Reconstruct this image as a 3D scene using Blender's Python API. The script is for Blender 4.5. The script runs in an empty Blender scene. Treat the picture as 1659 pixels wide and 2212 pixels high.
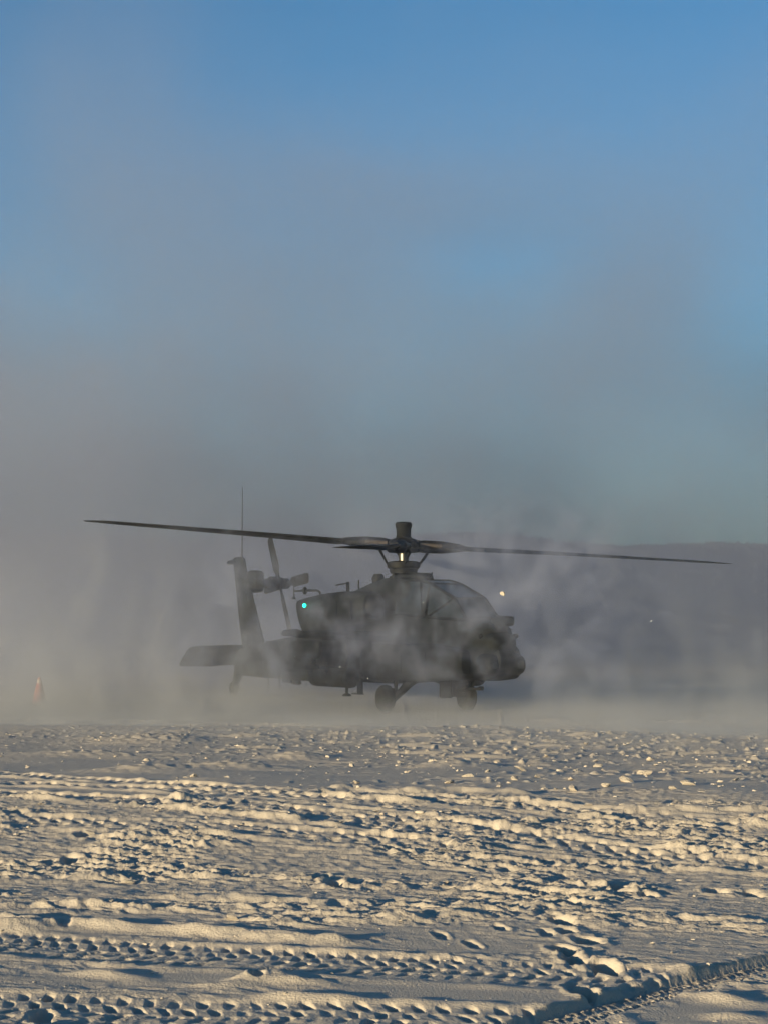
import bpy, bmesh, math, random
import numpy as np
from mathutils import Vector, Matrix

R = math.radians
random.seed(7)
S = bpy.context.scene
COL = S.collection

# ------------------------------------------------------------------ camera
CAM_H = 1.75
PITCH = 3.59
FPX, UC, VC = 4032.0, 829.5, 1106.0          # focal length and centre on a 1659 x 2212 picture
cam_d = bpy.data.cameras.new('camera')
cam = bpy.data.objects.new('camera', cam_d)
COL.objects.link(cam)
cam.location = (0, 0, CAM_H)
cam.rotation_euler = (R(90 + PITCH), 0, 0)
cam_d.sensor_fit = 'HORIZONTAL'
cam_d.angle = 2 * math.atan(UC / FPX)
cam_d.clip_start = 0.1
cam_d.clip_end = 9000
S.camera = cam

# ------------------------------------------------------------------ sky and sun
SUN_AZ = 226.0          # degrees clockwise from +Y: low, from the left and a little behind the camera
SUN_EL = 6.7
world = bpy.data.worlds.new('World')
S.world = world
world.use_nodes = True
wn = world.node_tree
bg = wn.nodes['Background']
sky = wn.nodes.new('ShaderNodeTexSky')
sky.sky_type = 'NISHITA'
sky.sun_disc = False
sky.sun_elevation = R(SUN_EL)
sky.sun_rotation = R(SUN_AZ)
sky.altitude = 300
sky.air_density = 1.0
sky.dust_density = 0.1
sky.ozone_density = 4.2
tint = wn.nodes.new('ShaderNodeMix')
tint.data_type = 'RGBA'
tint.blend_type = 'MULTIPLY'
tint.inputs[0].default_value = 1.0
tint.inputs[7].default_value = (.74, 1.02, .98, 1)
wn.links.new(sky.outputs[0], tint.inputs[6])
wn.links.new(tint.outputs[2], bg.inputs[0])
bg.inputs[1].default_value = 0.084

sd = bpy.data.lights.new('sun', 'SUN')
sun = bpy.data.objects.new('sun', sd)
COL.objects.link(sun)
sd.energy = 5.0
sd.angle = R(1.0)
sd.color = (1.0, 0.86, 0.54)
sdir = Vector((math.sin(R(SUN_AZ)) * math.cos(R(SUN_EL)), math.cos(R(SUN_AZ)) * math.cos(R(SUN_EL)), math.sin(R(SUN_EL))))
sun.rotation_euler = sdir.to_track_quat('Z', 'Y').to_euler()
sun.location = (-20, -10, 20)

S.view_settings.view_transform = 'Standard'
S.view_settings.look = 'None'
S.view_settings.exposure = 1.1
S.view_settings.gamma = 1.0
S.view_settings.use_curve_mapping = False
S.render.engine = 'CYCLES'
cy = S.cycles
cy.use_denoising = True
cy.use_adaptive_sampling = True
cy.adaptive_threshold = .08
cy.time_limit = 480
cy.adaptive_min_samples = 16
try:
    cy.denoiser = 'OPENIMAGEDENOISE'
except Exception:
    pass
cy.max_bounces = 4
cy.diffuse_bounces = 1
cy.glossy_bounces = 2
cy.transmission_bounces = 4
cy.transparent_max_bounces = 8
cy.volume_bounces = 0
cy.volume_step_rate = 6.0
cy.volume_max_steps = 256
cy.use_fast_gi = False
cy.caustics_reflective = False
cy.caustics_refractive = False


def ground_at(u, v):
    """ground point that a 1659 x 2212 picture position looks at"""
    a = (u - UC) / FPX
    b = -(v - VC) / FPX
    p = R(PITCH)
    dy = math.cos(p) - b * math.sin(p)
    dz = math.sin(p) + b * math.cos(p)
    t = -CAM_H / dz
    return a * t, dy * t


# ------------------------------------------------------------------ helpers
def link(o, parent=None):
    COL.objects.link(o)
    if parent is not None:
        o.parent = parent
    return o


def mesh_obj(name, verts, faces, mat, parent=None, smooth=False):
    me = bpy.data.meshes.new(name)
    me.from_pydata([tuple(v) for v in verts], [], faces)
    bm = bmesh.new()
    bm.from_mesh(me)
    bmesh.ops.recalc_face_normals(bm, faces=bm.faces)
    bm.to_mesh(me)
    bm.free()
    if smooth:
        me.polygons.foreach_set('use_smooth', [True] * len(me.polygons))
        try:
            me.set_sharp_from_angle(angle=R(38))
        except Exception:
            pass
    if mat is not None:
        me.materials.append(mat)
    o = bpy.data.objects.new(name, me)
    return link(o, parent)


class MB:
    def __init__(self):
        self.v, self.f = [], []

    def add(self, v, f):
        n = len(self.v)
        self.v += [tuple(p) for p in v]
        self.f += [tuple(i + n for i in q) for q in f]
        return self

    def box(self, c, s, rot=None, taper=1.0):
        pts = []
        for dz in (-.5, .5):
            k = taper if dz > 0 else 1.0
            for dx, dy in ((-.5, -.5), (.5, -.5), (.5, .5), (-.5, .5)):
                p = Vector((dx * s[0] * k, dy * s[1] * k, dz * s[2]))
                if rot is not None:
                    p = rot @ p
                pts.append(p + Vector(c))
        return self.add(pts, [(0, 3, 2, 1), (4, 5, 6, 7), (0, 1, 5, 4), (1, 2, 6, 5), (2, 3, 7, 6), (3, 0, 4, 7)])

    def tube(self, pts, rad, n=10):
        pts = [Vector(p) for p in pts]
        if not isinstance(rad, (list, tuple)):
            rad = [rad] * len(pts)
        rings = []
        for i, p in enumerate(pts):
            d = (pts[min(i + 1, len(pts) - 1)] - pts[max(i - 1, 0)]).normalized()
            up = Vector((0, 0, 1)) if abs(d.z) < .95 else Vector((1, 0, 0))
            a = d.cross(up).normalized()
            b = a.cross(d)
            rings.append([p + rad[i] * (math.cos(2 * math.pi * k / n) * a + math.sin(2 * math.pi * k / n) * b) for k in range(n)])
        return self.rings(rings)

    def rings(self, rings, caps=True):
        n = len(rings[0])
        v = [p for r in rings for p in r]
        f = []
        for i in range(len(rings) - 1):
            for k in range(n):
                f.append((i * n + k, i * n + (k + 1) % n, (i + 1) * n + (k + 1) % n, (i + 1) * n + k))
        if caps:
            f.append(tuple(range(n))[::-1])
            f.append(tuple((len(rings) - 1) * n + k for k in range(n)))
        return self.add(v, f)

    def lathe(self, prof, c, axis='z', n=20):
        rings = []
        for r, h in prof:
            ring = []
            for k in range(n):
                a = 2 * math.pi * k / n
                x, y = r * math.cos(a), r * math.sin(a)
                p = {'z': (x, y, h), 'y': (x, h, y), 'x': (h, x, y)}[axis]
                ring.append(Vector(p) + Vector(c))
            rings.append(ring)
        return self.rings(rings)

    def loft(self, secs, n=28):
        """secs: (X, yc, zc, half width, half height, exponent)"""
        rings = []
        for X, yc, zc, hw, hh, e in secs:
            ring = []
            for k in range(n):
                a = 2 * math.pi * (k + .5) / n
                ca, sa = math.cos(a), math.sin(a)
                ring.append((X, yc + hw * math.copysign(abs(ca) ** (2 / e), ca), zc + hh * math.copysign(abs(sa) ** (2 / e), sa)))
            rings.append(ring)
        return self.rings(rings)

    def foil(self, secs):
        """secs: (leading edge, trailing edge, thickness, thickness direction)"""
        prof = [(0, 0), (.04, .6), (.15, .95), (.35, 1), (.65, .7), (1, .06)]
        rings = []
        for le, te, th, nd in secs:
            le, te, nd = Vector(le), Vector(te), Vector(nd).normalized()
            up = [le.lerp(te, t) + nd * th * .5 * h for t, h in prof]
            dn = [le.lerp(te, t) - nd * th * .5 * h for t, h in prof[1:]]
            rings.append(up + dn[::-1])
        return self.rings(rings)

    def make(self, name, mat, parent=None, smooth=False, bevel=0.0):
        o = mesh_obj(name, self.v, self.f, mat, parent, smooth)
        if bevel:
            bm = bmesh.new()
            bm.from_mesh(o.data)
            bmesh.ops.bevel(bm, geom=list(bm.edges), offset=bevel, segments=2, affect='EDGES', profile=.6)
            bm.to_mesh(o.data)
            bm.free()
        return o


def tag(o, label=None, cat=None, group=None, kind=None):
    if label:
        o['label'] = label
    if cat:
        o['category'] = cat
    if group:
        o['group'] = group
    if kind:
        o['kind'] = kind
    return o


def nmat(name):
    m = bpy.data.materials.new(name)
    m.use_nodes = True
    return m, m.node_tree, m.node_tree.nodes['Principled BSDF']


def paint(name, col, rough=.6, metal=0.0, var=.25, scale=3.0, bump=0.0, spec=.3):
    m, nt, p = nmat(name)
    tc = nt.nodes.new('ShaderNodeTexCoord')
    nz = nt.nodes.new('ShaderNodeTexNoise')
    nz.inputs['Scale'].default_value = scale
    nz.inputs['Detail'].default_value = 5
    nt.links.new(tc.outputs['Object'], nz.inputs['Vector'])
    rp = nt.nodes.new('ShaderNodeValToRGB')
    rp.color_ramp.elements[0].position = .3
    rp.color_ramp.elements[1].position = .72
    rp.color_ramp.elements[0].color = tuple(c * (1 - var) for c in col) + (1,)
    rp.color_ramp.elements[1].color = tuple(min(1, c * (1 + var)) for c in col) + (1,)
    nt.links.new(nz.outputs[0], rp.inputs[0])
    nt.links.new(rp.outputs[0], p.inputs['Base Color'])
    p.inputs['Roughness'].default_value = rough
    p.inputs['Metallic'].default_value = metal
    p.inputs['Specular IOR Level'].default_value = spec
    if bump:
        b = nt.nodes.new('ShaderNodeBump')
        b.inputs['Strength'].default_value = bump
        b.inputs['Distance'].default_value = .01
        nt.links.new(nz.outputs[0], b.inputs['Height'])
        nt.links.new(b.outputs[0], p.inputs['Normal'])
    return m


# ------------------------------------------------------------------ noise on arrays
class Perlin:
    def __init__(self, seed):
        g = np.random.RandomState(seed)
        self.p = np.concatenate([g.permutation(256)] * 2).astype(np.int32)
        a = g.rand(256) * 2 * np.pi
        self.gx, self.gy = np.cos(a).astype(np.float32), np.sin(a).astype(np.float32)

    def __call__(self, x, y):
        xi, yi = np.floor(x), np.floor(y)
        xf, yf = (x - xi).astype(np.float32), (y - yi).astype(np.float32)
        xi, yi = xi.astype(np.int64) & 255, yi.astype(np.int64) & 255
        u = xf * xf * xf * (xf * (xf * 6 - 15) + 10)
        w = yf * yf * yf * (yf * (yf * 6 - 15) + 10)

        def g(ix, iy, fx, fy):
            h = self.p[self.p[ix & 255] + (iy & 255)] & 255
            return self.gx[h] * fx + self.gy[h] * fy
        a = g(xi, yi, xf, yf)
        b = g(xi + 1, yi, xf - 1, yf)
        c = g(xi, yi + 1, xf, yf - 1)
        d = g(xi + 1, yi + 1, xf - 1, yf - 1)
        top = a + u * (b - a)
        bot = c + u * (d - c)
        return (top + w * (bot - top)) * 1.5


def sst(a, b, x):
    t = np.clip((x - a) / (b - a), 0, 1)
    return t * t * (3 - 2 * t)


P1, P2, P3, P4, P5, P6 = (Perlin(s) for s in (11, 23, 37, 41, 59, 67))


def line_coords(x, y, pts):
    """distance along and across a polyline of ground points"""
    best = np.full(x.shape, 1e9)
    al = np.zeros(x.shape)
    ac = np.zeros(x.shape)
    run = 0.0
    for (x0, y0), (x1, y1) in zip(pts[:-1], pts[1:]):
        L = math.hypot(x1 - x0, y1 - y0)
        if L < 1e-4:
            continue
        tx, ty = (x1 - x0) / L, (y1 - y0) / L
        a = (x - x0) * tx + (y - y0) * ty
        b = -(x - x0) * ty + (y - y0) * tx
        ad = np.maximum(np.maximum(-a, a - L), 0)
        dist = np.hypot(b, ad)
        m = dist < best
        best[m] = dist[m]
        al[m] = (a + run)[m]
        ac[m] = b[m]
        run += L
    return al, ac, best, run


def G(*uv):
    return [ground_at(u, v) for u, v in uv]


def extend(pts, d0=6.0, d1=6.0):
    (x0, y0), (x1, y1) = pts[0], pts[1]
    L = math.hypot(x1 - x0, y1 - y0)
    a = (x0 - (x1 - x0) / L * d0, y0 - (y1 - y0) / L * d0)
    (x2, y2), (x3, y3) = pts[-2], pts[-1]
    L = math.hypot(x3 - x2, y3 - y2)
    b = (x3 + (x3 - x2) / L * d1, y3 + (y3 - y2) / L * d1)
    return [a] + pts + [b]


# lugged tyre tracks: (polyline, half width, lug pitch, depth)
TRACKS = [
    (extend(G((0, 2036), (425, 2064), (830, 2090), (1270, 2112)), 4, .2), .33, .122, .036),
    (extend(G((0, 2176), (430, 2192), (830, 2206), (1080, 2214)), 4, .2), .33, .128, .038),
    (extend(G((0, 1686), (300, 1726), (560, 1752), (900, 1772)), 4, 3), .26, .21, .06),
    (extend(G((0, 1722), (330, 1746), (700, 1776)), 4, 2), .26, .21, .06),
    (extend(G((0, 1760), (420, 1790), (830, 1812), (1300, 1852)), 4, 4), .28, .20, .06),
    (extend(G((620, 1800), (1000, 1838), (1659, 1884)), 1, 4), .28, .19, .05),
    (extend(G((0, 1812), (500, 1830), (900, 1850)), 4, 0), .26, .20, .045),
]
BERMS = [  # long low ridges: (polyline, half width, height)
    (G((-200, 1980), (0, 1991), (400, 2014), (740, 2036), (830, 2040)), .075, .050),
    (G((110, 2100), (240, 2108), (350, 2126)), .06, .040),
    (G((-100, 1960), (60, 1962), (290, 1959)), .06, .035),
    (G((300, 1938), (520, 1950), (760, 1962)), .08, .035),
    (G((500, 2150), (640, 2158), (830, 2166)), .06, .035),
    (G((610, 2140), (660, 2144), (710, 2156)), .05, .035),
    (G((1430, 2148), (1530, 2158), (1700, 2182)), .07, .05),
    (G((1480, 2190), (1560, 2200), (1700, 2208)), .07, .05),
    (G((1000, 2124), (1060, 2132), (1130, 2138)), .06, .035),
    (G((830, 1760), (1000, 1758), (1170, 1764)), .14, .07),
    (G((640, 1764), (760, 1752), (900, 1758)), .12, .06),
    (G((1290, 1790), (1450, 1792), (1700, 1796)), .12, .06),
    (G((-60, 2118), (20, 2118), (60, 2120)), .05, .03),
]
PITS = [  # footprints: (u, v, length, width, depth)
    (1340, 1922, .34, .16, .10), (1262, 1949, .30, .14, .09), (1230, 1958, .26, .13, .07),
    (1272, 1981, .32, .15, .10), (1214, 1996, .34, .14, .08), (1225, 2016, .24, .12, .06),
    (1270, 2037, .34, .15, .11), (1216, 2056, .36, .14, .09), (1240, 2076, .34, .13, .08),
    (1308, 2095, .36, .15, .11), (1256, 2144, .36, .13, .09), (1398, 1938, .26, .13, .05),
    (1545, 1930, .3, .15, .07), (1628, 1938, .3, .15, .07), (1180, 2018, .28, .09, .03),
    (1020, 2040, .30, .08, .03), (950, 2020, .30, .08, .025), (1080, 2008, .28, .08, .03),
    (140, 2000, .25, .10, .03), (150, 1872, .3, .14, .06), (180, 1836, .3, .14, .06),
    (690, 1905, .4, .16, .08), (720, 1920, .35, .14, .07), (90, 2196, .3, .12, .07),
    (558, 2122, .09, .08, .05),
]
MOUNDS = [(532, 2122, .09, .08, .040), (592, 2119, .12, .09, .048), (650, 2126, .14, .05, .025), (490, 2132, .15, .06, .018),
          (60, 2005, .25, .1, .05), (860, 1990, .2, .1, .04), (310, 1678, .7, .5, .08), (190, 1636, 1.0, .5, .07),
          (330, 1606, .9, .7, .09), (990, 1668, .5, .5, .08), (500, 1672, .7, .35, .08), (645, 1642, .4, .4, .09)]
DIAG = extend(G((1172, 2212), (1420, 2140), (1659, 2086)), 3, 6)


def crest_y(x):
    """depth of the low rise beyond which the snow field falls away"""
    return 30.2 - .39 * x + .8 * np.sin(x * .35 + 1.0)


def height(x, y):
    near = 1 - sst(34, 60, y)
    # long soft undulation
    h = .022 * P1(x / 2.6, y / 2.2) + .010 * P2(x / 1.1 + 5, y / .9)
    # a bank pushed up across the field, and the low rise further off with the dip behind it
    yb = y - .10 * x + .5 * P2(x / 3.0, y / 9 + 3)
    h += (.20 * sst(12.6, 17.4, yb) - .18 * sst(17.4, 25, yb)) * near
    cy_ = crest_y(x)
    h += .05 * np.exp(-((y - cy_) / 2.6) ** 2) * near
    h -= .10 * sst(0, 6, y - cy_) * near
    low = h
    h = np.zeros_like(low)
    # drifts and ridges drawn out nearly across the picture
    ta, tb = (.957, -.29), (.29, .957)
    wob = .10 * P3(x / 1.3, y / 1.3) + .03 * P2(x / .35 + 9, y / .35)
    a = x * ta[0] + y * ta[1]
    b = x * tb[0] + y * tb[1] + wob
    def crest(n, k):                                                   # sharp crests, round hollows
        return np.clip(1 - np.abs(n) * k, -.6, 1)
    s1 = P4(a / .46, b / .145)
    s2 = crest(P5(a / .21 + 7, b / .105 + 3), 2.6) * .7
    s3 = crest(P6(a / .10, b / .062 + 4), 2.4) * .6
    s4 = P2(x / .05, y / .045)
    s5 = P3(x / .024, y / .03)
    patch = P1(x / 1.5 + 40, y / 1.0 + 9)
    calm = sst(-.25, .30, patch)                                       # churned (1) against smooth (0)
    plain = sst(17.0, 18.4, yb) * (1 - .75 * sst(21.5, 25, y + .55 * x))       # the swept, smooth strip behind the bank
    front = 1 - sst(9.6, 11.2, y)
    rough = (.35 + .75 * calm) * (1 - .62 * front) * (1 - .93 * plain) * (1 - .72 * sst(20, 25, y))
    amp = near * rough * (1 + .30 * sst(11.5, 13, y) * (1 - sst(17, 18, yb)))
    h += amp * (.031 * np.maximum(s1, -.10) + .022 * s2 + .0115 * s3 + .0045 * s4 + .0022 * s5)
    # on the smooth snow further off: thin drawn-out drifts and small crumbs
    far = sst(17.0, 19, yb)
    l1 = np.maximum(P3(x / .85 + 11, y / .55 + 2) - .50, 0)
    l2 = np.maximum(P6(x / .30 + 3, y / .30 + 8) - .42, 0)
    l3 = np.maximum(P5(x / 1.3 + 30, y / .48 + 1) - .42, 0)
    l4 = np.maximum(P4(x / .13 + 3, y / .20 + 8) - .38, 0)
    many = np.clip(.30 + .55 * P2(x / 2.6 + 2, y / 2.2) + .06 * (x - .5) + .40 * sst(22, 27, y), .10, .85)
    h += near * far * many * (.06 * l1 + .075 * l2 + .17 * l3 + .085 * l4)
    # swept patches close by
    for (u0, v0, rx, ry) in ((330, 2112, 1.0, .28), (700, 2095, .8, .22), (1000, 2150, .85, .4), (1000, 2048, .7, .28), (1500, 2190, .5, .3),
                             (150, 2015, .6, .25), (820, 2012, .5, .25), (760, 2160, .7, .25), (250, 1982, .8, .2)):
        px, py = ground_at(u0, v0)
        k = np.exp(-(((x - px) / rx) ** 2 + ((y - py) / ry) ** 2) ** 1.5)
        h *= 1 - .85 * k
    # tyre tracks
    for pts, w, pitch, depth in TRACKS:
        x0 = min(p[0] for p in pts) - 1
        x1 = max(p[0] for p in pts) + 1
        y0 = min(p[1] for p in pts) - 1
        y1 = max(p[1] for p in pts) + 1
        m = (x > x0) & (x < x1) & (y > y0) & (y < y1)
        if not m.any():
            continue
        xs, ys = x[m], y[m]
        al, ac, dist, run = line_coords(xs, ys, pts)
        ac = ac + .03 * P1(al / .9, al * 0 + 3.1)
        k = 1 - sst(w * .85, w * 1.12, dist)
        broken = sst(-.30, .12, P4(al / 1.3 + 3, ac / .5 + w * 31))
        rw = w / 2.1                                                   # rows of lug prints, staggered like scales
        aw = al + .35 * np.abs(ac) + .030 * P2(al / .35, ac / .25)
        c = np.cos(2 * np.pi * aw / pitch) * np.cos(np.pi * (ac + .3 * rw) / rw)
        c = np.clip(1.35 * c + .35 * P5(al / .16, ac / .11), -1, 1)
        cc = np.maximum(c, 0)
        th = depth * (-.10 - .95 * cc * cc * (3 - 2 * cc) * (.62 + .85 * P3(al / .33, ac / .22))) + .004 * P6(xs / .06, ys / .06)
        hh = h[m]
        rim = depth * .65 * np.exp(-((dist - w * 1.2) / .06) ** 2) * (.6 + .5 * P5(al / .25, ac / .2))
        kk = k * (.35 + .65 * broken)
        h[m] = hh * (1 - .75 * kk) + kk * th + rim * (.4 + .6 * broken)
    # berms
    for pts, w, hgt in BERMS:
        x0 = min(p[0] for p in pts) - .5
        x1 = max(p[0] for p in pts) + .5
        y0 = min(p[1] for p in pts) - .5
        y1 = max(p[1] for p in pts) + .5
        m = (x > x0) & (x < x1) & (y > y0) & (y < y1)
        if not m.any():
            continue
        xs, ys = x[m], y[m]
        al, ac, dist, run = line_coords(xs, ys, pts)
        end = sst(0, .35, al) * sst(0, .35, run - al)
        ac = ac + .02 * P1(al / .5, al * 0 + 1.7)
        prof = np.exp(-(ac / w) ** 2 * .9)
        h[m] += hgt * end * prof * (.85 + .35 * P2(al / .3, ac / .15)) * (dist < 5 * w)
    # mounds and footprints
    for u0, v0, rx, ry, hg in MOUNDS:
        px, py = ground_at(u0, v0)
        m = (np.abs(x - px) < rx * 3) & (np.abs(y - py) < ry * 4)
        if m.any():
            xs, ys = x[m], y[m]
            q = ((xs - px) / rx) ** 2 + ((ys - py) / ry) ** 2
            h[m] += hg * np.exp(-q * 1.2) * (1 + .3 * P3(xs / .14, ys / .09))
    for u0, v0, ln, wd, dp in PITS:
        px, py = ground_at(u0, v0)
        m = (np.abs(x - px) < .8) & (np.abs(y - py) < .8)
        if m.any():
            xs, ys = x[m] - px, y[m] - py
            aa = xs * -.16 + ys * .987
            bb = xs * .987 + ys * .16
            q = np.sqrt((aa / (ln * .42)) ** 2 + (bb / (wd * .45)) ** 2) + .30 * P3(xs / .09 + u0, ys / .09)
            h[m] += -.8 * dp * (1 - sst(.65, 1.2, q)) + dp * .10 * np.exp(-((q - 1.5) / .30) ** 2)
    # the clean narrow tyre track that crosses the near corner
    al, ac, dist, run = line_coords(x, y, DIAG)
    w = .15
    k = 1 - sst(w * .88, w * 1.08, dist)
    if (k > 0).any():
        m = dist < .5
        a_, c_ = al[m], ac[m]
        herr = np.cos(2 * np.pi * (a_ / .042 + 1.2 * np.abs(c_) / w))
        gro = np.cos(np.pi * 3.0 * c_ / w)
        fl = -.050 + .011 * np.clip(1.5 * herr, -1, 1) * (.55 + .45 * gro) + .006 * P6(x[m] / .035, y[m] / .035)
        rim = .012 * np.exp(-((dist[m] - w * 1.35) / .05) ** 2) * (.5 + .8 * P3(a_ / .09, c_ / .09))
        km = k[m]
        h[m] = h[m] * (1 - km) + km * fl + rim
    return h + low


# ------------------------------------------------------------------ snow field
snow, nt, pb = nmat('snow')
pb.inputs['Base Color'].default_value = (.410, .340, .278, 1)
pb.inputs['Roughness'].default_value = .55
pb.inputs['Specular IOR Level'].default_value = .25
tc = nt.nodes.new('ShaderNodeTexCoord')
n1 = nt.nodes.new('ShaderNodeTexNoise')
n1.inputs['Scale'].default_value = 70
n1.inputs['Detail'].default_value = 4
nt.links.new(tc.outputs['Object'], n1.inputs['Vector'])
bp = nt.nodes.new('ShaderNodeBump')
bp.inputs['Strength'].default_value = .8
bp.inputs['Distance'].default_value = .008
nt.links.new(n1.outputs[0], bp.inputs['Height'])
nt.links.new(bp.outputs[0], pb.inputs['Normal'])


def build_ground():
    half = 34.0
    fine = np.linspace(-13.0, 13.0, 860)
    side = np.linspace(13.0, half, 175)[1:]
    rest = np.linspace(half, 360 - half, 90)[1:-1]
    ang = np.radians(np.concatenate([-side[::-1], fine, side, rest]))
    rows = [.5]
    while rows[-1] < 6.2:
        rows.append(rows[-1] * 1.12)
    while rows[-1] < 37:
        rows.append(rows[-1] * 1.0018)
    while rows[-1] < 4000:
        rows.append(rows[-1] * 1.07)
    rows = np.array(rows)
    nr, nc = len(rows), len(ang)
    rr, aa = np.meshgrid(rows, ang, indexing='ij')
    x = (rr * np.sin(aa)).ravel()
    y = (rr * np.cos(aa)).ravel()
    z = height(x, y)
    co = np.empty((nr * nc + 1, 3), np.float32)
    co[:-1, 0], co[:-1, 1], co[:-1, 2] = x, y, z
    co[-1] = (0, 0, 0)
    i = np.arange(nr - 1)[:, None] * nc
    j = np.arange(nc)[None, :]
    jn = (j + 1) % nc
    quads = np.stack([i + j, i + jn, i + nc + jn, i + nc + j], -1).reshape(-1, 4)[:, ::-1]
    tri = np.stack([np.full(nc, nr * nc), np.arange(nc), (np.arange(nc) + 1) % nc], -1)[:, ::-1]
    me = bpy.data.meshes.new('ground')
    me.vertices.add(len(co))
    me.vertices.foreach_set('co', co.ravel())
    nq, nt_ = len(quads), len(tri)
    me.loops.add(nq * 4 + nt_ * 3)
    me.loops.foreach_set('vertex_index', np.concatenate([quads.ravel(), tri.ravel()]).astype(np.int32))
    me.polygons.add(nq + nt_)
    starts = np.concatenate([np.arange(nq) * 4, nq * 4 + np.arange(nt_) * 3]).astype(np.int32)
    me.polygons.foreach_set('loop_start', starts)
    me.polygons.foreach_set('use_smooth', np.ones(nq + nt_, bool))
    me.update(calc_edges=True)
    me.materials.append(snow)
    if me.polygons[nq // 2].normal.z < 0:
        me.flip_normals()
    o = bpy.data.objects.new('ground', me)
    link(o)
    tag(o, kind='structure')
    return o


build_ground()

# ------------------------------------------------------------------ wooded hills far behind
forest = paint('forest', (.042, .048, .056), .9, var=.5, scale=.05)


def build_hills():
    nx, ny = 260, 40
    xs = np.linspace(-700, 700, nx)
    ys = np.linspace(360, 700, ny)
    xx, yy = np.meshgrid(xs, ys, indexing='ij')
    ridge = 30.5 - .020 * xx + 4.0 * P1(xx / 130, yy * 0 + 4) + 1.6 * P2(xx / 40, yy * 0 + 8)
    prof = np.sin(np.clip((yy - 360) / 200, 0, 1) * np.pi / 2) ** 1.3 * (1 - .35 * sst(570, 700, yy))
    zz = ridge * prof - 2
    v = np.stack([xx, yy, zz], -1).reshape(-1, 3)
    f = [(i * ny + j, (i + 1) * ny + j, (i + 1) * ny + j + 1, i * ny + j + 1) for i in range(nx - 1) for j in range(ny - 1)]
    o = mesh_obj('hills', v, f, forest, smooth=True)
    tag(o, kind='structure')
    # the wood on them: one mass of small conifers
    rng = np.random.RandomState(3)
    mb = MB()
    for _ in range(5200):
        px, py = rng.uniform(-230, 230), rng.uniform(420, 590)
        fx, fy = (px + 700) / 1400 * (nx - 1), (py - 360) / 340 * (ny - 1)
        z = float(zz[int(fx), int(fy)])
        hh, w = rng.uniform(.9, 2.0), rng.uniform(.9, 1.6)
        a0 = rng.rand() * 3
        ring = [(px + w * math.cos(a0 + k * 1.2566), py + w * math.sin(a0 + k * 1.2566), z - .5) for k in range(5)]
        mb.add(ring + [(px, py, z + hh)], [(k, (k + 1) % 5, 5) for k in range(5)])
    w = mb.make('distant_forest', forest)
    tag(w, 'dark conifer forest covering the hazy hill on the horizon', 'forest', kind='stuff')


build_hills()

# ------------------------------------------------------------------ helicopter
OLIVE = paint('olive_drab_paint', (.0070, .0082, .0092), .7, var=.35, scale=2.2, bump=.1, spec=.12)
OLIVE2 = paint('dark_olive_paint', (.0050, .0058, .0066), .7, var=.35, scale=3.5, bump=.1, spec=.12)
BLACK = paint('black_metal', (.004, .0042, .0048), .6, var=.3, scale=6, spec=.15)
STEEL = paint('bare_steel', (.12, .11, .095), .40, metal=1.0, var=.15, scale=8)
RUBBER = paint('rubber', (.008, .0078, .0078), .9, var=.35, scale=9, bump=.2)
BLADE = paint('blade_paint', (.0038, .004, .0046), .65, var=.2, scale=1.5)
BRASS = paint('worn_cuff_metal', (.045, .034, .028), .6, metal=.2, var=.4, scale=8)
SENSOR = paint('sensor_glass', (.010, .012, .016), .12, var=.2, scale=4, spec=.6)
FROST = paint('packed_snow', (.74, .76, .79), .7, var=.06, scale=30, bump=.4)
glass, gnt, gp = nmat('canopy_glass')
gp.inputs['Base Color'].default_value = (.012, .015, .017, 1)
gp.inputs['Roughness'].default_value = .22
gp.inputs['Specular IOR Level'].default_value = .35
gp.inputs['Alpha'].default_value = .85
green, ent, ep = nmat('green_lamp')
ep.inputs['Base Color'].default_value = (.0, .25, .12, 1)
ep.inputs['Emission Color'].default_value = (.0, 1.0, .40, 1)
ep.inputs['Emission Strength'].default_value = 6.0

HROT = -62.0
heli = bpy.data.objects.new('attack_helicopter', None)
link(heli)
heli.location = (.44, 42.0, -.06)
heli.rotation_euler = (0, 0, R(HROT))
tag(heli, 'dark olive attack helicopter with drooping four-blade rotor standing in blowing snow', 'helicopter')

# fuselage
f = MB().loft([
    (4.16, 0, 1.40, .24, .36, 3.2), (4.06, 0, 1.42, .36, .50, 3.2), (3.75, 0, 1.43, .46, .58, 3.4), (3.30, 0, 1.42, .56, .66, 3.6),
    (2.60, 0, 1.43, .60, .72, 4), (1.40, 0, 1.46, .62, .78, 4), (.20, 0, 1.50, .64, .82, 4), (-1.20, 0, 1.50, .62, .84, 4),
    (-2.40, 0, 1.40, .58, .84, 3.6), (-3.40, 0, 1.24, .50, .70, 3.4), (-4.60, 0, 1.12, .42, .60, 3.2)])
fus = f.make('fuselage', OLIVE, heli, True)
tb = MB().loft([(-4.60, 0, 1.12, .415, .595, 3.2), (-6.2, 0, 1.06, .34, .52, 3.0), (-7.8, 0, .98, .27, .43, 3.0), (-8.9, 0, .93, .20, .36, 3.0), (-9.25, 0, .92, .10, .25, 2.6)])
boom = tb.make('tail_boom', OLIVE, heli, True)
for x in (-6.6, -7.3):
    MB().tube([(x, .0, .58), (x, 0, .28)], .014, 6).make('whip_antenna', BLACK, boom)
MB().box((-5.6, 0, .50), (.35, .10, .16)).make('blade_antenna', BLACK, boom, bevel=.02)
MB().box((-6.05, 0, .50), (.5, .16, .10)).make('belly_fairing', OLIVE2, boom, bevel=.03)
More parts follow.
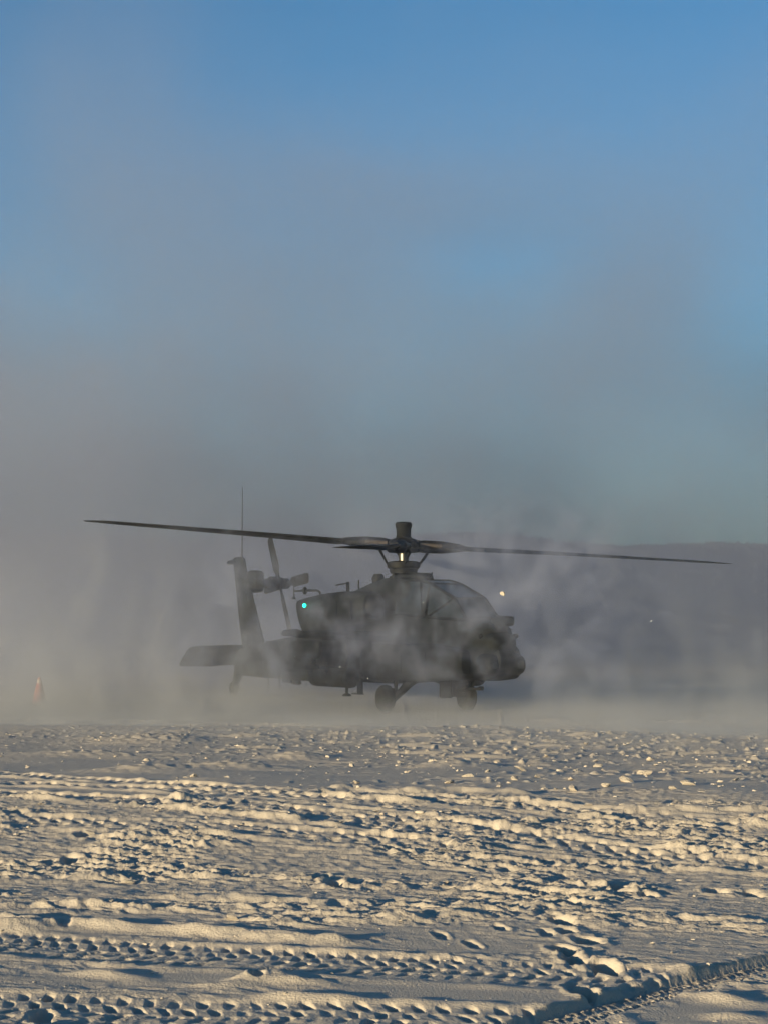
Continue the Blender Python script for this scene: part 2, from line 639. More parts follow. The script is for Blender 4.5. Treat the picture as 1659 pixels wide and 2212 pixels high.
# panel seams raised as thin straps round the fuselage and the boom
for X, hw, hh, zc in ((-3.9, .475, .66, 1.18), (-5.4, .385, .565, 1.09), (-7.0, .315, .485, 1.02)):
    MB().loft([(X - .02, 0, zc, hw, hh, 3.1), (X + .02, 0, zc, hw - .002, hh - .002, 3.1)]).make('frame_band', OLIVE2, boom, True)

# forward avionics bays along both flanks
for s in (-1, 1):
    b = MB().loft([
        (3.75, s * .60, 1.12, .10, .24, 3), (3.45, s * .70, 1.10, .22, .34, 3.4), (2.7, s * .76, 1.10, .28, .40, 4),
        (1.2, s * .78, 1.10, .29, .41, 4), (.1, s * .78, 1.10, .28, .41, 4), (-.35, s * .72, 1.12, .20, .34, 3.4), (-.55, s * .66, 1.14, .10, .24, 3)])
    bay = b.make('avionics_bay', OLIVE, heli, True)
    for X0, X1 in ((2.9, 1.95), (1.85, .95), (.85, .05)):
        MB().box(((X0 + X1) / 2, s * 1.062, 1.10), (X0 - X1 - .06, .016, .46)).make('access_panel', OLIVE2, bay, bevel=.006)
    MB().box((1.35, s * 1.06, 1.48), (1.6, .10, .03)).make('walkway_step', BLACK, bay)

# belly pieces
MB().loft([(.6, 0, .72, .42, .10, 3), (-.2, 0, .70, .46, .12, 3.4), (-1.6, 0, .70, .44, .12, 3.4), (-2.4, 0, .72, .34, .09, 3)]).make('belly_bay', OLIVE2, heli, True)
fa = MB().box((-.92, -.62, .52), (.20, .06, .36)).make('fin_antenna', BLACK, heli, bevel=.015)
MB().box((-1.04, -.62, .335), (.46, .10, .025)).make('antenna_foot', BLACK, fa)

# transmission cowling and rotor pylon
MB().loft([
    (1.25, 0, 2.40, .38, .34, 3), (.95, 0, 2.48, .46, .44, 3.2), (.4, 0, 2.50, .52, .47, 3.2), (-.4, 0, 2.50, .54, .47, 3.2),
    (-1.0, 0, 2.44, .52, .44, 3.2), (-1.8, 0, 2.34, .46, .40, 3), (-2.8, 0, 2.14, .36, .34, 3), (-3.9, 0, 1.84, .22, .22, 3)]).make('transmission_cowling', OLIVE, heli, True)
MB().loft([(1.12, .02, 2.90, .12, .06, 2.6), (.92, .02, 2.92, .22, .13, 3), (.2, .02, 2.94, .26, .14, 3), (-.3, .02, 2.92, .24, .11, 3)]).make('pylon_fairing', OLIVE2, heli, True)
j = MB().lathe([(.10, 0), (.14, .06), (.15, .2), (.10, .30)], (-1.22, 0, 2.78), n=10).make('infrared_jammer', BLACK, heli, True)
MB().lathe([(.11, 0), (.11, .05)], (-1.22, 0, 2.72), n=10).make('jammer_base', BRASS, j)

# canopy: frame bars and flat panes
hb, hm, ht = .50, .45, .34
cp = {
    'a': (3.42, .40, 2.02), 'b': (2.92, .37, 2.45), 'c': (1.90, .37, 2.78), 'd': (1.45, .36, 2.86), 'e': (.55, .36, 2.88),
    'f': (3.30, .50, 2.00), 'g': (2.05, .54, 2.06), 'h': (1.85, .54, 2.08), 'i': (.60, .54, 2.12), 'j': (2.15, .46, 2.50), 'k': (1.2, .40, 2.84)}


def cpt(k, s):
    p = cp[k]
    return Vector((p[0], p[1] * s, p[2]))


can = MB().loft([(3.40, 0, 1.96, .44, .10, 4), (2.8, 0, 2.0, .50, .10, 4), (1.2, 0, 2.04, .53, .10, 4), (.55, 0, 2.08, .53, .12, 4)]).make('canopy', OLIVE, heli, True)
bars = []
for s in (-1, 1):
    for a, b in (('a', 'b'), ('b', 'c'), ('c', 'd'), ('d', 'e'), ('a', 'f'), ('f', 'g'), ('g', 'h'), ('h', 'i'), ('b', 'g'), ('c', 'g'), ('c', 'h'), ('d', 'h'), ('e', 'i')):
        if (a, b) in (('g', 'h'), ('c', 'g')):
            continue
        MB().tube([cpt(a, s), cpt(b, s)], .034, 6).make('canopy_frame_bar', OLIVE2, can)
for a in 'abcde':
    MB().tube([cpt(a, -1), cpt(a, 1)], .034, 6).make('canopy_frame_bar', OLIVE2, can)


def pane(name, pts, off=Vector((0, 0, 0))):
    pts = [Vector(p) for p in pts]
    n = (pts[1] - pts[0]).cross(pts[2] - pts[0]).normalized() * .012
    v = [p + n for p in pts] + [p - n for p in pts]
    k = len(pts)
    fc = [tuple(range(k)), tuple(range(2 * k - 1, k - 1, -1))] + [(i, (i + 1) % k, k + (i + 1) % k, k + i) for i in range(k)]
    return mesh_obj(name, v, fc, glass, can)


pane('windscreen', [cpt('a', -1), cpt('a', 1), cpt('b', 1), cpt('b', -1)])
pane('canopy_roof_pane', [cpt('b', -1), cpt('b', 1), cpt('c', 1), cpt('c', -1)])
pane('windscreen', [cpt('c', -1), cpt('c', 1), cpt('d', 1), cpt('d', -1)])
MB().box((1.0, 0, 2.875), (.88, .70, .03)).make('canopy_roof', OLIVE, can)
for s in (-1, 1):
    pane('canopy_side_pane', [cpt('a', s), cpt('b', s), cpt('g', s), cpt('f', s)])
    pane('canopy_side_pane', [cpt('b', s), cpt('c', s), cpt('g', s)])
    pane('canopy_side_pane', [cpt('c', s), cpt('d', s), cpt('h', s)])
    pane('canopy_side_pane', [cpt('d', s), cpt('e', s), cpt('i', s), cpt('h', s)])
# seats inside, seen darkly through the panes
for X, Z in ((2.35, 1.95), (1.15, 2.15)):
    MB().box((X - .18, 0, Z + .22), (.10, .40, .62)).box((X, 0, Z - .1), (.40, .42, .1)).make('crew_seat', BLACK, can)
MB().tube([(1.02, 0, 2.88), (1.20, 0, 2.93), (1.32, 0, 3.05)], [.02, .03, .012], 6).make('wire_cutter', BLACK, heli)

# nose sensors
ns = MB().loft([(4.46, .02, 1.97, .10, .07, 4), (4.43, .02, 1.97, .13, .10, 4), (4.13, .02, 1.97, .14, .11, 4), (3.95, .02, 1.95, .13, .10, 4)]).make('night_vision_sensor', OLIVE2, heli, True)
MB().box((4.45, .02, 1.97), (.03, .15, .11)).make('sensor_window', SENSOR, ns)
MB().lathe([(.12, 0), (.15, .05), (.15, .10)], (4.12, .02, 1.78), n=14).make('sensor_swivel', OLIVE2, ns, True)
ts = MB().lathe([(.20, -.22), (.25, -.18), (.26, 0), (.25, .18), (.20, .22)], (4.20, 0, 1.16), axis='y', n=20).make('nose_sensor_turret', OLIVE2, heli, True)
for s, w in ((1, .30), (-1, .26)):
    h_ = MB().loft([(3.84, s * .31, 1.10, w * .36, .18, 2.2), (3.97, s * .31, 1.10, w * .56, .22, 2.2), (4.24, s * .31, 1.08, w * .60, .225, 2.2), (4.36, s * .31, 1.08, w * .52, .19, 2.2), (4.40, s * .31, 1.08, w * .36, .13, 2.2)])
    ho = h_.make('sensor_housing', OLIVE2, ts, True)
    MB().box((4.40, s * .31, 1.08), (.03, w * .45, .16)).make('sensor_window', SENSOR, ho)
MB().loft([(4.34, 0, 1.50, .18, .10, 3), (4.26, 0, 1.50, .30, .22, 3), (3.95, 0, 1.46, .42, .34, 3)]).make('nose_fairing', OLIVE, heli, True)
for s in (-1, 1):
    MB().lathe([(.05, 0), (.055, .05), (.03, .10)], (3.98, s * .42, 1.66), axis='y', n=8).make('warning_receiver', BLACK, heli, True)

# engines
for s in (-1, 1):
    e = MB().loft([
        (.48, s * 1.00, 2.30, .26, .28, 3), (.30, s * 1.02, 2.30, .34, .34, 3.2), (-.6, s * 1.05, 2.28, .38, .38, 3.6), (-1.5, s * 1.06, 2.20, .38, .42, 4.5),
        (-2.0, s * 1.08, 2.14, .37, .43, 5), (-2.30, s * 1.10, 2.12, .35, .41, 6), (-2.46, s * 1.11, 2.20, .33, .31, 6), (-2.60, s * 1.12, 2.33, .31, .15, 6)])
    en = e.make('engine_nacelle', OLIVE, heli, True)
    MB().lathe([(.20, 0), (.22, .03), (.17, .10), (.09, .16)], (.44, s * 1.0, 2.30), axis='x', n=16).make('engine_intake', BLACK, en, True)
    for k in range(3):
        MB().box((-2.42, s * (1.12 + (k - 1) * .165), 2.20 - .02 * k), (.20, .13, .34)).make('exhaust_nozzle', BLACK, en, bevel=.02)
    for X in (-.1, -.8, -1.5):
        MB().box((X, s * 1.432, 2.22), (.60, .016, .44)).make('engine_panel', OLIVE2, en, bevel=.006)
    MB().box((-2.05, s * 1.43, 2.32), (.10, .05, .09)).make('lamp_bracket', BLACK, en)
    if s < 0:
        lp = MB().lathe([(.005, -.042), (.027, -.03), (.038, 0), (.027, .03), (.005, .042)], (-2.02, -1.50, 2.35), n=10).make('navigation_light', green, en, True)
        lp['label'] = 'small glowing green navigation light'
    # air data probe: a bent pipe with a vane at its end
    pr = MB().tube([(-1.85, s * 1.16, 2.56), (-1.87, s * 1.18, 2.66), (-1.95, s * 1.22, 2.70), (-2.25, s * 1.40, 2.70), (-2.45, s * 1.55, 2.69)], [.022, .028, .028, .028, .02], 8).make('air_data_probe', BLACK, en, True)
    MB().lathe([(.03, -.09), (.055, -.03), (.05, .05), (.02, .09)], (-2.24, s * 1.38, 2.70), n=8).make('probe_body', BLACK, pr, True)
    MB().tube([(-2.46, s * 1.56, 2.54), (-2.46, s * 1.56, 2.78)], .016, 6).lathe([(.045, 0), (.045, .05)], (-2.46, s * 1.56, 2.50), n=8).make('probe_vane', BLACK, pr)
# antennas behind the pylon
m = MB().box((-2.80, .02, 2.62), (.08, .05, .62)).make('mast_antenna', BLACK, heli)
MB().tube([(-2.80, .02, 2.90), (-3.20, -.10, 2.86)], .018, 6).make('antenna_arm', BLACK, m)
MB().tube([(-2.2, .0, 2.58), (-2.2, 0, 2.96)], .02, 6).make('stub_antenna', BLACK, heli)

# stub wings, pylons and stores
for s in (-1, 1):
    w = MB().foil([((.42, s * .55, 1.66), (-.95, s * .55, 1.62), .24, (0, 0, 1)), ((.30, s * 1.6, 1.68), (-.85, s * 1.6, 1.64), .20, (0, 0, 1)),
                   ((.18, s * 2.48, 1.70), (-.72, s * 2.48, 1.67), .16, (0, 0, 1)), ((.05, s * 2.62, 1.70), (-.62, s * 2.62, 1.68), .08, (0, 0, 1))])
    wing = w.make('stub_wing', OLIVE, heli, True)
    MB().loft([(.1, s * 2.56, 1.72, .04, .05, 2.4), (-.2, s * 2.58, 1.73, .08, .08, 2.4), (-.75, s * 2.58, 1.72, .07, .07, 2.4), (-.9, s * 2.58, 1.71, .03, .03, 2.2)]).make('wingtip_fairing', OLIVE2, wing, True)
    for Y, zc, hh in ((1.60, 1.28, .32), (2.28, 1.36, .20)):
        MB().loft([(.45, s * Y, zc + .08, .04, .10, 3), (.30, s * Y, zc, .075, hh, 3), (-.85, s * Y, zc, .075, hh, 3), (-1.05, s * Y, zc + .05, .03, .12, 3)]).make('wing_pylon', OLIVE2, wing, True)
    # long rocket launcher on the inner station
    pod = MB().lathe([(.17, .62), (.215, .58), (.215, -1.15), (.19, -1.20)], (-.02, s * 1.60, .74), axis='x', n=18).make('rocket_pod', OLIVE2, heli, True)
    for k in range(7):
        a = k * 1.0472
        r0 = 0 if k == 6 else .125
        MB().lathe([(.036, 0), (.030, .02)], (.60, s * 1.60 + r0 * math.cos(a), .74 + r0 * math.sin(a)), axis='x', n=8).make('rocket_tube', BLACK, pod)
    for X in (.42, -1.0):
        MB().lathe([(.222, 0), (.222, .04)], (X, s * 1.60, .74), axis='x', n=18).make('pod_band', BLACK, pod)
    # missile rail launcher on the outer station
    rl = MB().box((-.3, s * 2.28, 1.12), (.85, .10, .12)).box((-.3, s * 2.28, .98), (.60, .34, .10)).make('missile_launcher', OLIVE2, heli, bevel=.015)
    for k in (-1, 1):
        for z in (.90, 1.06):
            MB().box((-.3, s * 2.28 + k * .17, z), (1.35, .07, .05)).make('launch_rail', BLACK, rl)
# foot of the towing step below the inner store
st = MB().tube([(.35, -1.60, .60), (.35, -1.60, .36)], .035, 8).make('pod_strut', BLACK, heli)
MB().lathe([(.10, 0), (.10, .03), (.06, .06)], (.35, -1.60, .34), n=10).make('strut_foot', BLACK, st)

# main landing gear
for s in (-1, 1):
    g = MB().tube([(1.95, s * .58, .92), (1.62, s * .78, .62), (1.18, s * .88, .30)], [.12, .095, .07], 10).make('landing_gear_leg', OLIVE2, heli, True)
    MB().tube([(1.02, s * .60, 1.02), (1.12, s * .80, .70), (1.20, s * .86, .38)], [.055, .055, .038], 8).make('shock_strut', BLACK, g, True)
    MB().tube([(1.18, s * .84, .295), (1.04, s * 1.05, .295)], .05, 8).make('axle', BLACK, g)
    MB().tube([(1.22, s * .80, .40), (.95, s * .80, .52), (.80, s * .74, .52)], .018, 6).make('brake_line', BLACK, g)
    wh = MB().lathe([(.13, -.115), (.20, -.125), (.26, -.112), (.292, -.075), (.30, -.03), (.30, .03), (.292, .075), (.26, .112), (.20, .125), (.13, .115)], (1.04, s * 1.02, .30), axis='y', n=28).make('wheel', RUBBER, g, True)
    MB().lathe([(.06, -.10), (.128, -.105), (.128, .105), (.06, .10)], (1.04, s * 1.02, .30), axis='y', n=18).make('wheel_rim', OLIVE2, g, True)

# chain gun below the nose
gun = MB().lathe([(.22, 0), (.24, .05), (.20, .16)], (2.35, 0, .62), n=18).box((2.30, 0, .50), (.46, .26, .26)).box((2.05, .0, .60), (.36, .20, .18)).make('chain_gun', BLACK, heli, True)
MB().tube([(2.45, 0, .50), (2.95, 0, .54), (3.38, 0, .575)], [.045, .034, .030], 10).lathe([(.045, 0), (.045, .10)], (3.30, 0, .572), axis='x', n=10).make('gun_barrel', BLACK, gun, True)
MB().tube([(2.5, .10, .52), (2.95, .08, .55)], .02, 6).tube([(2.5, -.10, .52), (2.95, -.08, .55)], .02, 6).make('recoil_frame', BLACK, gun)
for s_ in (-1, 1):
    MB().box((2.30, s_ * .24, .62), (.46, .06, .56)).make('cradle_plate', BLACK, gun, bevel=.015)
MB().box((2.15, .17, .68), (.30, .16, .34)).make('ammunition_chute', OLIVE2, gun, bevel=.03)

# tail: fin, tail rotor, stabilator, tail wheel
fin = MB().foil([((-7.50, 0, 1.30), (-8.95, 0, 1.20), .30, (0, 1, 0)), ((-7.62, 0, 1.42), (-8.98, 0, 1.36), .26, (0, 1, 0)), ((-8.74, 0, 3.30), (-9.52, 0, 3.30), .17, (0, 1, 0)),
                 ((-8.86, 0, 3.68), (-9.60, 0, 3.68), .14, (0, 1, 0)), ((-8.98, 0, 3.74), (-9.56, 0, 3.74), .08, (0, 1, 0))]).make('tail_fin', OLIVE, heli, True)
MB().loft([(-9.40, 0, 3.60, .05, .06, 2.5), (-9.75, 0, 3.62, .06, .06, 2.5), (-9.95, 0, 3.61, .045, .05, 2.5)]).make('fin_tip_lamp', OLIVE2, fin, True)
MB().tube([(-9.02, 0, 3.72), (-9.02, 0, 4.5), (-9.02, 0, 5.62)], [.016, .011, .006], 6).make('whip_antenna', BLACK, fin)
gb = MB().loft([(-8.24, .16, 3.06, .10, .22, 4), (-8.34, .18, 3.07, .16, .28, 5), (-8.62, .18, 3.07, .18, .30, 5), (-8.95, .16, 3.06, .16, .26, 5), (-9.12, .14, 3.05, .08, .14, 4)]).make('tail_gearbox', OLIVE2, fin, True)
hub = MB().lathe([(.18, .25), (.17, .46), (.12, .50), (.13, .70), (.19, .72), (.19, .88), (.11, .92), (.17, .95), (.17, 1.06), (.10, 1.10), (.15, 1.14), (.15, 1.24), (.09, 1.30), (.05, 1.34)], (-8.80, 0, 3.03), axis='y', n=14).make('tail_rotor_hub', BLACK, heli, True)
for k in range(4):
    a = k * 1.5708
    MB().tube([(-8.80 + .12 * math.cos(a), .60, 3.03 + .12 * math.sin(a)), (-8.80 + .17 * math.cos(a + .4), 1.24, 3.03 + .13 * math.sin(a + .4))], .016, 6).make('pitch_rod', BLACK, hub)


def tail_blade(ang, Y):
    c, s = math.cos(R(ang)), math.sin(R(ang))
    r = Vector((c, 0, s))
    t = Vector((-s, 0, c))
    o = Vector((-8.80, Y, 3.03))
    secs = []
    for rad, ch, tw, th in ((.10, .11, -34, .08), (.34, .14, -16, .06), (.44, .28, -10, .05), (1.32, .28, -5, .03), (1.42, .20, -4, .012)):
        q = t * math.cos(R(tw)) + Vector((0, 1, 0)) * math.sin(R(tw))
        nn = r.cross(q)
        secs.append((o + r * rad + q * ch * .45, o + r * rad - q * ch * .55, th, nn))
    return MB().foil(secs).make('tail_rotor_blade', BLADE, heli, True)


for ang, Y in ((118, 1.00), (298, 1.00), (6, 1.19), (186, 1.19)):
    tail_blade(ang, Y)

stab = MB()
for s0, s1 in ((-1, 1),):
    secs = []
    for Y, le, te, th in ((-1.55, -.02, -.80, .05), (-1.47, .08, -.86, .09), (-.6, .14, -.88, .12), (-.18, .14, -.82, .12), (.18, .14, -.82, .12), (.6, .14, -.88, .12), (1.47, .08, -.86, .09), (1.55, -.02, -.80, .05)):
        inc = R(34)
        o = Vector((-8.95, Y, 1.30))
        d = Vector((math.cos(inc), 0, math.sin(inc)))
        nrm = Vector((-math.sin(inc), 0, math.cos(inc)))
        secs.append((o + d * le, o + d * te, th, nrm))
    stab.foil(secs)
stab = stab.make('stabilator', OLIVE, heli, True)
tg = MB().tube([(-8.85, 0, .82), (-9.15, 0, .62), (-9.48, 0, .24)], [.13, .10, .06], 10).make('tail_gear_leg', OLIVE2, heli, True)
MB().tube([(-9.30, 0, 1.0), (-9.42, 0, .60), (-9.46, 0, .30)], [.06, .06, .035], 8).make('shock_strut', BLACK, tg, True)
MB().lathe([(.07, -.07), (.14, -.08), (.185, -.06), (.20, -.02), (.20, .02), (.185, .06), (.14, .08), (.07, .07)], (-9.52, 0, .21), axis='y', n=22).make('tail_wheel', RUBBER, tg, True)
MB().tube([(-9.50, -.12, .21), (-9.50, .12, .21)], .045, 8).make('axle', BLACK, tg)

# main rotor
HZ = 3.68
MB().lathe([(.17, 2.9), (.16, 3.05), (.115, 3.1), (.115, 3.75)], (0, 0, 0), n=16).make('rotor_mast', STEEL, heli, True)
sw = MB().lathe([(.22, 3.03), (.30, 3.06), (.32, 3.16), (.37, 3.18), (.38, 3.30), (.30, 3.33), (.16, 3.34)], (0, 0, 0), n=22).make('swashplate', BLACK, heli, True)
for k in range(3):
    a = R(40 + k * 120)
    MB().tube([(.30 * math.cos(a), .30 * math.sin(a), 2.88), (.30 * math.cos(a), .30 * math.sin(a), 3.10)], .028, 6).make('servo_rod', BLACK, sw)
rh = MB().lathe([(.18, -.16), (.34, -.15), (.40, -.08), (.40, .06), (.30, .14), (.18, .18), (.17, .22)], (0, 0, HZ), n=22).make('rotor_hub', BLACK, heli, True)
for k in range(4):
    MB().lathe([(.05, -.10), (.05, .12)], (.33 * math.cos(k * 1.5708 + .7), .33 * math.sin(k * 1.5708 + .7), HZ), n=8).make('hub_bolt', BRASS, rh)
MB().lathe([(.15, .20), (.165, .24), (.165, .38), (.185, .42), (.19, .50), (.15, .535), (.04, .545)], (0, 0, HZ), n=20).make('mast_cap', OLIVE2, heli, True)


def main_blade(ang, flap, droop=0.0, pitch=7.0):
    a, fl = R(ang), R(flap)
    r = Vector((math.cos(a) * math.cos(fl), math.sin(a) * math.cos(fl), math.sin(fl)))
    t = Vector((-math.sin(a), math.cos(a), 0))
    up = r.cross(t).normalized()
    o = Vector((0, 0, HZ))
    secs = []
    for rad, ch, tw, th in ((.95, .20, 16, .11), (1.25, .34, 15, .09), (1.55, .53, 14, .065), (3.5, .53, 11, .055), (6.75, .53, 6, .045), (7.05, .44, 5, .032), (7.31, .25, 5, .012)):
        k = R(tw - 9 + pitch)
        q = t * math.cos(k) + up * math.sin(k)
        sweep = -.14 if rad > 7.2 else (-.05 if rad > 7 else 0)
        dr = up * (-droop * (rad / 7.3) ** 2)
        secs.append((o + r * rad + q * (ch * .30 + sweep) + dr, o + r * rad - q * (ch * .70 - sweep) + dr, th, r.cross(q)))
    b = MB().foil(secs).make('rotor_blade', BLADE, heli, True)
    cu = MB()
    rings = []
    for rad, hw, hh in ((.30, .13, .12), (.45, .18, .145), (.85, .17, .14), (1.10, .13, .11), (1.35, .11, .075)):
        ring = []
        for k in range(12):
            c, s = math.cos(k * math.pi / 6), math.sin(k * math.pi / 6)
            ring.append(o + r * rad + t * hw * c + up * hh * s)
        rings.append(ring)
    cu.rings(rings).make('blade_cuff', BLACK, b, True)
    dm = MB()
    for s in (-1, 1):
        dm.tube([o + r * .36 + t * .17 * s + up * .02, o + r * .86 + t * .15 * s + up * .02], .05, 8)
    dm.make('lag_damper', BRASS, b, True)
    # pitch link with its bent horn
    e = o + r * .52 + t * .20
    MB().tube([e - up * .04, e - Vector((0, 0, .16)), Vector((.37 * math.cos(a + .2), .37 * math.sin(a + .2), 3.28))], [.035, .035, .026], 7).make('pitch_link', BLACK, b, True)
    return b


for ang, flap, droop in ((59.5, -2.6, .08), (239.5, 5.1, .05), (143.4, 3.2, 0), (323.4, -2.6, 0)):
    main_blade(ang, flap, droop)

# ------------------------------------------------------------------ traffic cone
ORANGE = paint('orange_plastic', (.27, .085, .07), .7, var=.12, scale=8)
WHITEB = paint('reflective_band', (.40, .34, .31), .6, var=.06, scale=12)
DGREY = paint('grey_rubber', (.10, .10, .10), .8, var=.2, scale=12)
cx, cyy = (88 - UC) / FPX * 44.5, 44.5
cone = bpy.data.objects.new('traffic_cone', None)
link(cone)
cone.location = (cx, cyy, -.11)
tag(cone, 'faded red orange traffic cone on a dark base in blowing snow', 'traffic cone')
MB().lathe([(.185, .06), (.175, .10), (.035, .70), (.028, .71)], (0, 0, 0), n=24).make('cone_body', ORANGE, cone, True)
MB().box((0, 0, .05), (.56, .56, .10), taper=.93).make('cone_base', DGREY, cone, bevel=.012)
MB().lathe([(.0665, .575), (.0485, .655)], (0, 0, 0), n=24).make('reflective_band', WHITEB, cone, True)

# ------------------------------------------------------------------ clods of snow
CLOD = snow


def clod_mesh(seed, flat):
    bm = bmesh.new()
    bmesh.ops.create_icosphere(bm, subdivisions=2, radius=1.0)
    rng = random.Random(seed)
    off = [Vector((rng.uniform(-1, 1), rng.uniform(-1, 1), rng.uniform(-1, 1))).normalized() for _ in range(11)]
    dep = [rng.uniform(.38, .85) for _ in off]
    for v in bm.verts:
        p = v.co.copy()
        for o_, d_ in zip(off, dep):            # chop the ball with random planes: angular lumps
            k = p.dot(o_)
            if k > d_:
                p -= o_ * (k - d_)
        p *= 1 + rng.uniform(-.10, .10)
        p.z *= flat
        v.co = p
    me = bpy.data.meshes.new('snow_clod')
    bm.to_mesh(me)
    bm.free()
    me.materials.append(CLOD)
    return me


CM = [clod_mesh(i, f) for i, f in enumerate((.75, .6, .9, .5, .7, .8))]
rng = np.random.RandomState(21)


def hgt(x, y):
    return float(height(np.array([x]), np.array([y]))[0])


BIG = [(1070, 1655), (1112, 1720), (935, 1654), (1246, 1685), (1232, 1722), (1483, 1736), (1241, 1757), (1128, 1688), (1052, 1694), (1079, 1738),
       (1160, 1712), (1350, 1728), (1540, 1707), (1404, 1650), (1600, 1672), (866, 1655), (1290, 1668), (972, 1728), (1012, 1712), (1300, 1800),
       (318, 1646), (560, 1665), (676, 1668), (770, 1730), (420, 1705), (60, 1668), (760, 1665), (1180, 1640), (1390, 1700), (1590, 1720),
       (1455, 1752), (1310, 1742), (965, 1913), (200, 1838), (240, 1960), (280, 1912), (505, 1990)]
bx = np.array([ground_at(u, v) for u, v in BIG])
bz = height(bx[:, 0], bx[:, 1])
for i, ((u, v), (x, y), z) in enumerate(zip(BIG, bx, bz)):
    o = bpy.data.objects.new('snow_clod', CM[i % len(CM)])
    link(o)
    s = (.038 + .034 * rng.rand() ** 2) * (1.0 if y > 14 else .45)
    o.scale = (s * rng.uniform(1.2, 2.0), s * rng.uniform(.8, 1.1), s * rng.uniform(.6, .95))
    o.rotation_euler = (rng.uniform(-.4, .4), rng.uniform(-.4, .4), rng.uniform(0, 6.28))
    o.location = (x, y, z + s * .25)
    tag(o, 'broken lump of sunlit snow lying on the snow field', 'snow clod', 'snow clods strewn over the field')

N = 2600
y = 15.5 + 17.5 * rng.rand(N) ** .8
x = (rng.rand(N) * 2 - 1) * (.235 * y + .5)
keep = rng.rand(N) < (.35 + .25 * (x / (.22 * y)) + .45 * sst(21, 27, y))
x, y = x[keep], y[keep]
N2 = 700
y2 = 8 + 9 * rng.rand(N2)
x2 = (rng.rand(N2) * 2 - 1) * (.235 * y2 + .5)
x, y = np.concatenate([x, x2]), np.concatenate([y, y2])
z = height(x, y)
base = []
for me in CM:
    a = np.empty(len(me.vertices) * 3)
    me.vertices.foreach_get('co', a)
    base.append((a.reshape(-1, 3), [tuple(p.vertices) for p in me.polygons]))
mb = MB()
for i in range(len(x)):
    v, fc = base[i % len(base)]
    s = (.007 + .022 * rng.rand() ** 3) * (1.0 if y[i] > 15 else .45)
    a = rng.rand() * 6.28
    sx, sy, sz = s * rng.uniform(1, 2.2), s * rng.uniform(.8, 1.2), s * rng.uniform(.5, .9)
    p = v * np.array([sx, sy, sz])
    q = np.empty_like(p)
    q[:, 0] = p[:, 0] * math.cos(a) - p[:, 1] * math.sin(a) + x[i]
    q[:, 1] = p[:, 0] * math.sin(a) + p[:, 1] * math.cos(a) + y[i]
    q[:, 2] = p[:, 2] + z[i] + s * .2
    mb.add(q.tolist(), fc)
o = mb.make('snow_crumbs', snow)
tag(o, 'small crumbs of snow scattered over the whole field', 'snow crumbs', kind='stuff')

# ------------------------------------------------------------------ snow flying in the air


def in_air(u, v, d):
    a = (u - UC) / FPX
    b = -(v - VC) / FPX
    p = R(PITCH)
    return Vector((a, math.cos(p) - b * math.sin(p), math.sin(p) + b * math.cos(p))) * d + Vector((0, 0, CAM_H))


for (u, v, d, s, lab) in ((1085, 1283, 30.0, .045, 'pale chunk of snow hurled through the air beside the nose of the helicopter'),
                          (1139, 1584, 27.5, .020, 'small pale fleck of snow flung up, upper one of a group of three'),
                          (1121, 1591, 27.5, .016, 'small pale fleck of snow flung up, leftmost of a group of three'),
                          (1143, 1595, 27.5, .014, 'small pale fleck of snow flung up, lowest of a group of three')):
    o = bpy.data.objects.new('flying_snow_chunk', CM[2] if s > .03 else CM[4])
    link(o)
    o.location = in_air(u, v, d)
    o.scale = (s * 1.15, s, s * .95)
    o.rotation_euler = (.4, .5, 1.1 + u)
    tag(o, lab, 'snow chunk', 'snow chunks flying in the air')

mb = MB()
spots = [(961, 870), (1182, 876), (92, 541), (922, 436), (1243, 129), (970, 265), (752, 453), (871, 256), (826, 1125), (1521, 1217), (1407, 1342), (1520, 1368),
         (914, 1302), (904, 1539), (445, 1230), (690, 1576), (552, 860), (735, 1441), (795, 1466), (637, 1419), (198, 387)]
for i in range(26):
    spots.append((rng.uniform(0, 1659), rng.uniform(1150, 1580)))
for i, (u, v) in enumerate(spots):
    vv, fc = base[i % len(base)]
    d = rng.uniform(20, 30)
    s = rng.uniform(.006, .010) if i < 21 else rng.uniform(.002, .004)
    c = in_air(u, v, d)
    mb.add((vv * s + np.array(c)).tolist(), fc)
o = mb.make('flying_snow_specks', FROST)
tag(o, 'tiny sunlit specks of snow drifting in the air', 'snow specks', kind='stuff')

# ------------------------------------------------------------------ haze: thin even air over the whole place
hz = MB().box((0, 300, 21.8), (1700, 1100, 46)).make('haze', None)
hm_ = bpy.data.materials.new('haze_air')
hm_.use_nodes = True
t = hm_.node_tree
for n in list(t.nodes):
    if n.type != 'OUTPUT_MATERIAL':
        t.nodes.remove(n)
pv = t.nodes.new('ShaderNodeVolumePrincipled')
pv.inputs['Color'].default_value = (.44, .50, .62, 1)
pv.inputs['Density'].default_value = .00025
pv.inputs['Anisotropy'].default_value = .1
t.links.new(pv.outputs[0], [n for n in t.nodes if n.type == 'OUTPUT_MATERIAL'][0].inputs['Volume'])
hz.data.materials.append(hm_)
tag(hz, 'thin pale haze hanging over the whole snow field', 'haze', kind='stuff')

# ------------------------------------------------------------------ blowing snow round the helicopter (a voxel cloud)
CLOUD_COL = (.48, .502, .665, 1)


def cloud_mat(name, col):
    m = bpy.data.materials.new(name)
    m.use_nodes = True
    t = m.node_tree
    for n in list(t.nodes):
        if n.type != 'OUTPUT_MATERIAL':
            t.nodes.remove(n)
    pv = t.nodes.new('ShaderNodeVolumePrincipled')
    pv.inputs['Color'].default_value = col
    pv.inputs['Density'].default_value = 1.0
    pv.inputs['Anisotropy'].default_value = .1
    t.links.new(pv.outputs[0], [n for n in t.nodes if n.type == 'OUTPUT_MATERIAL'][0].inputs['Volume'])
    return m


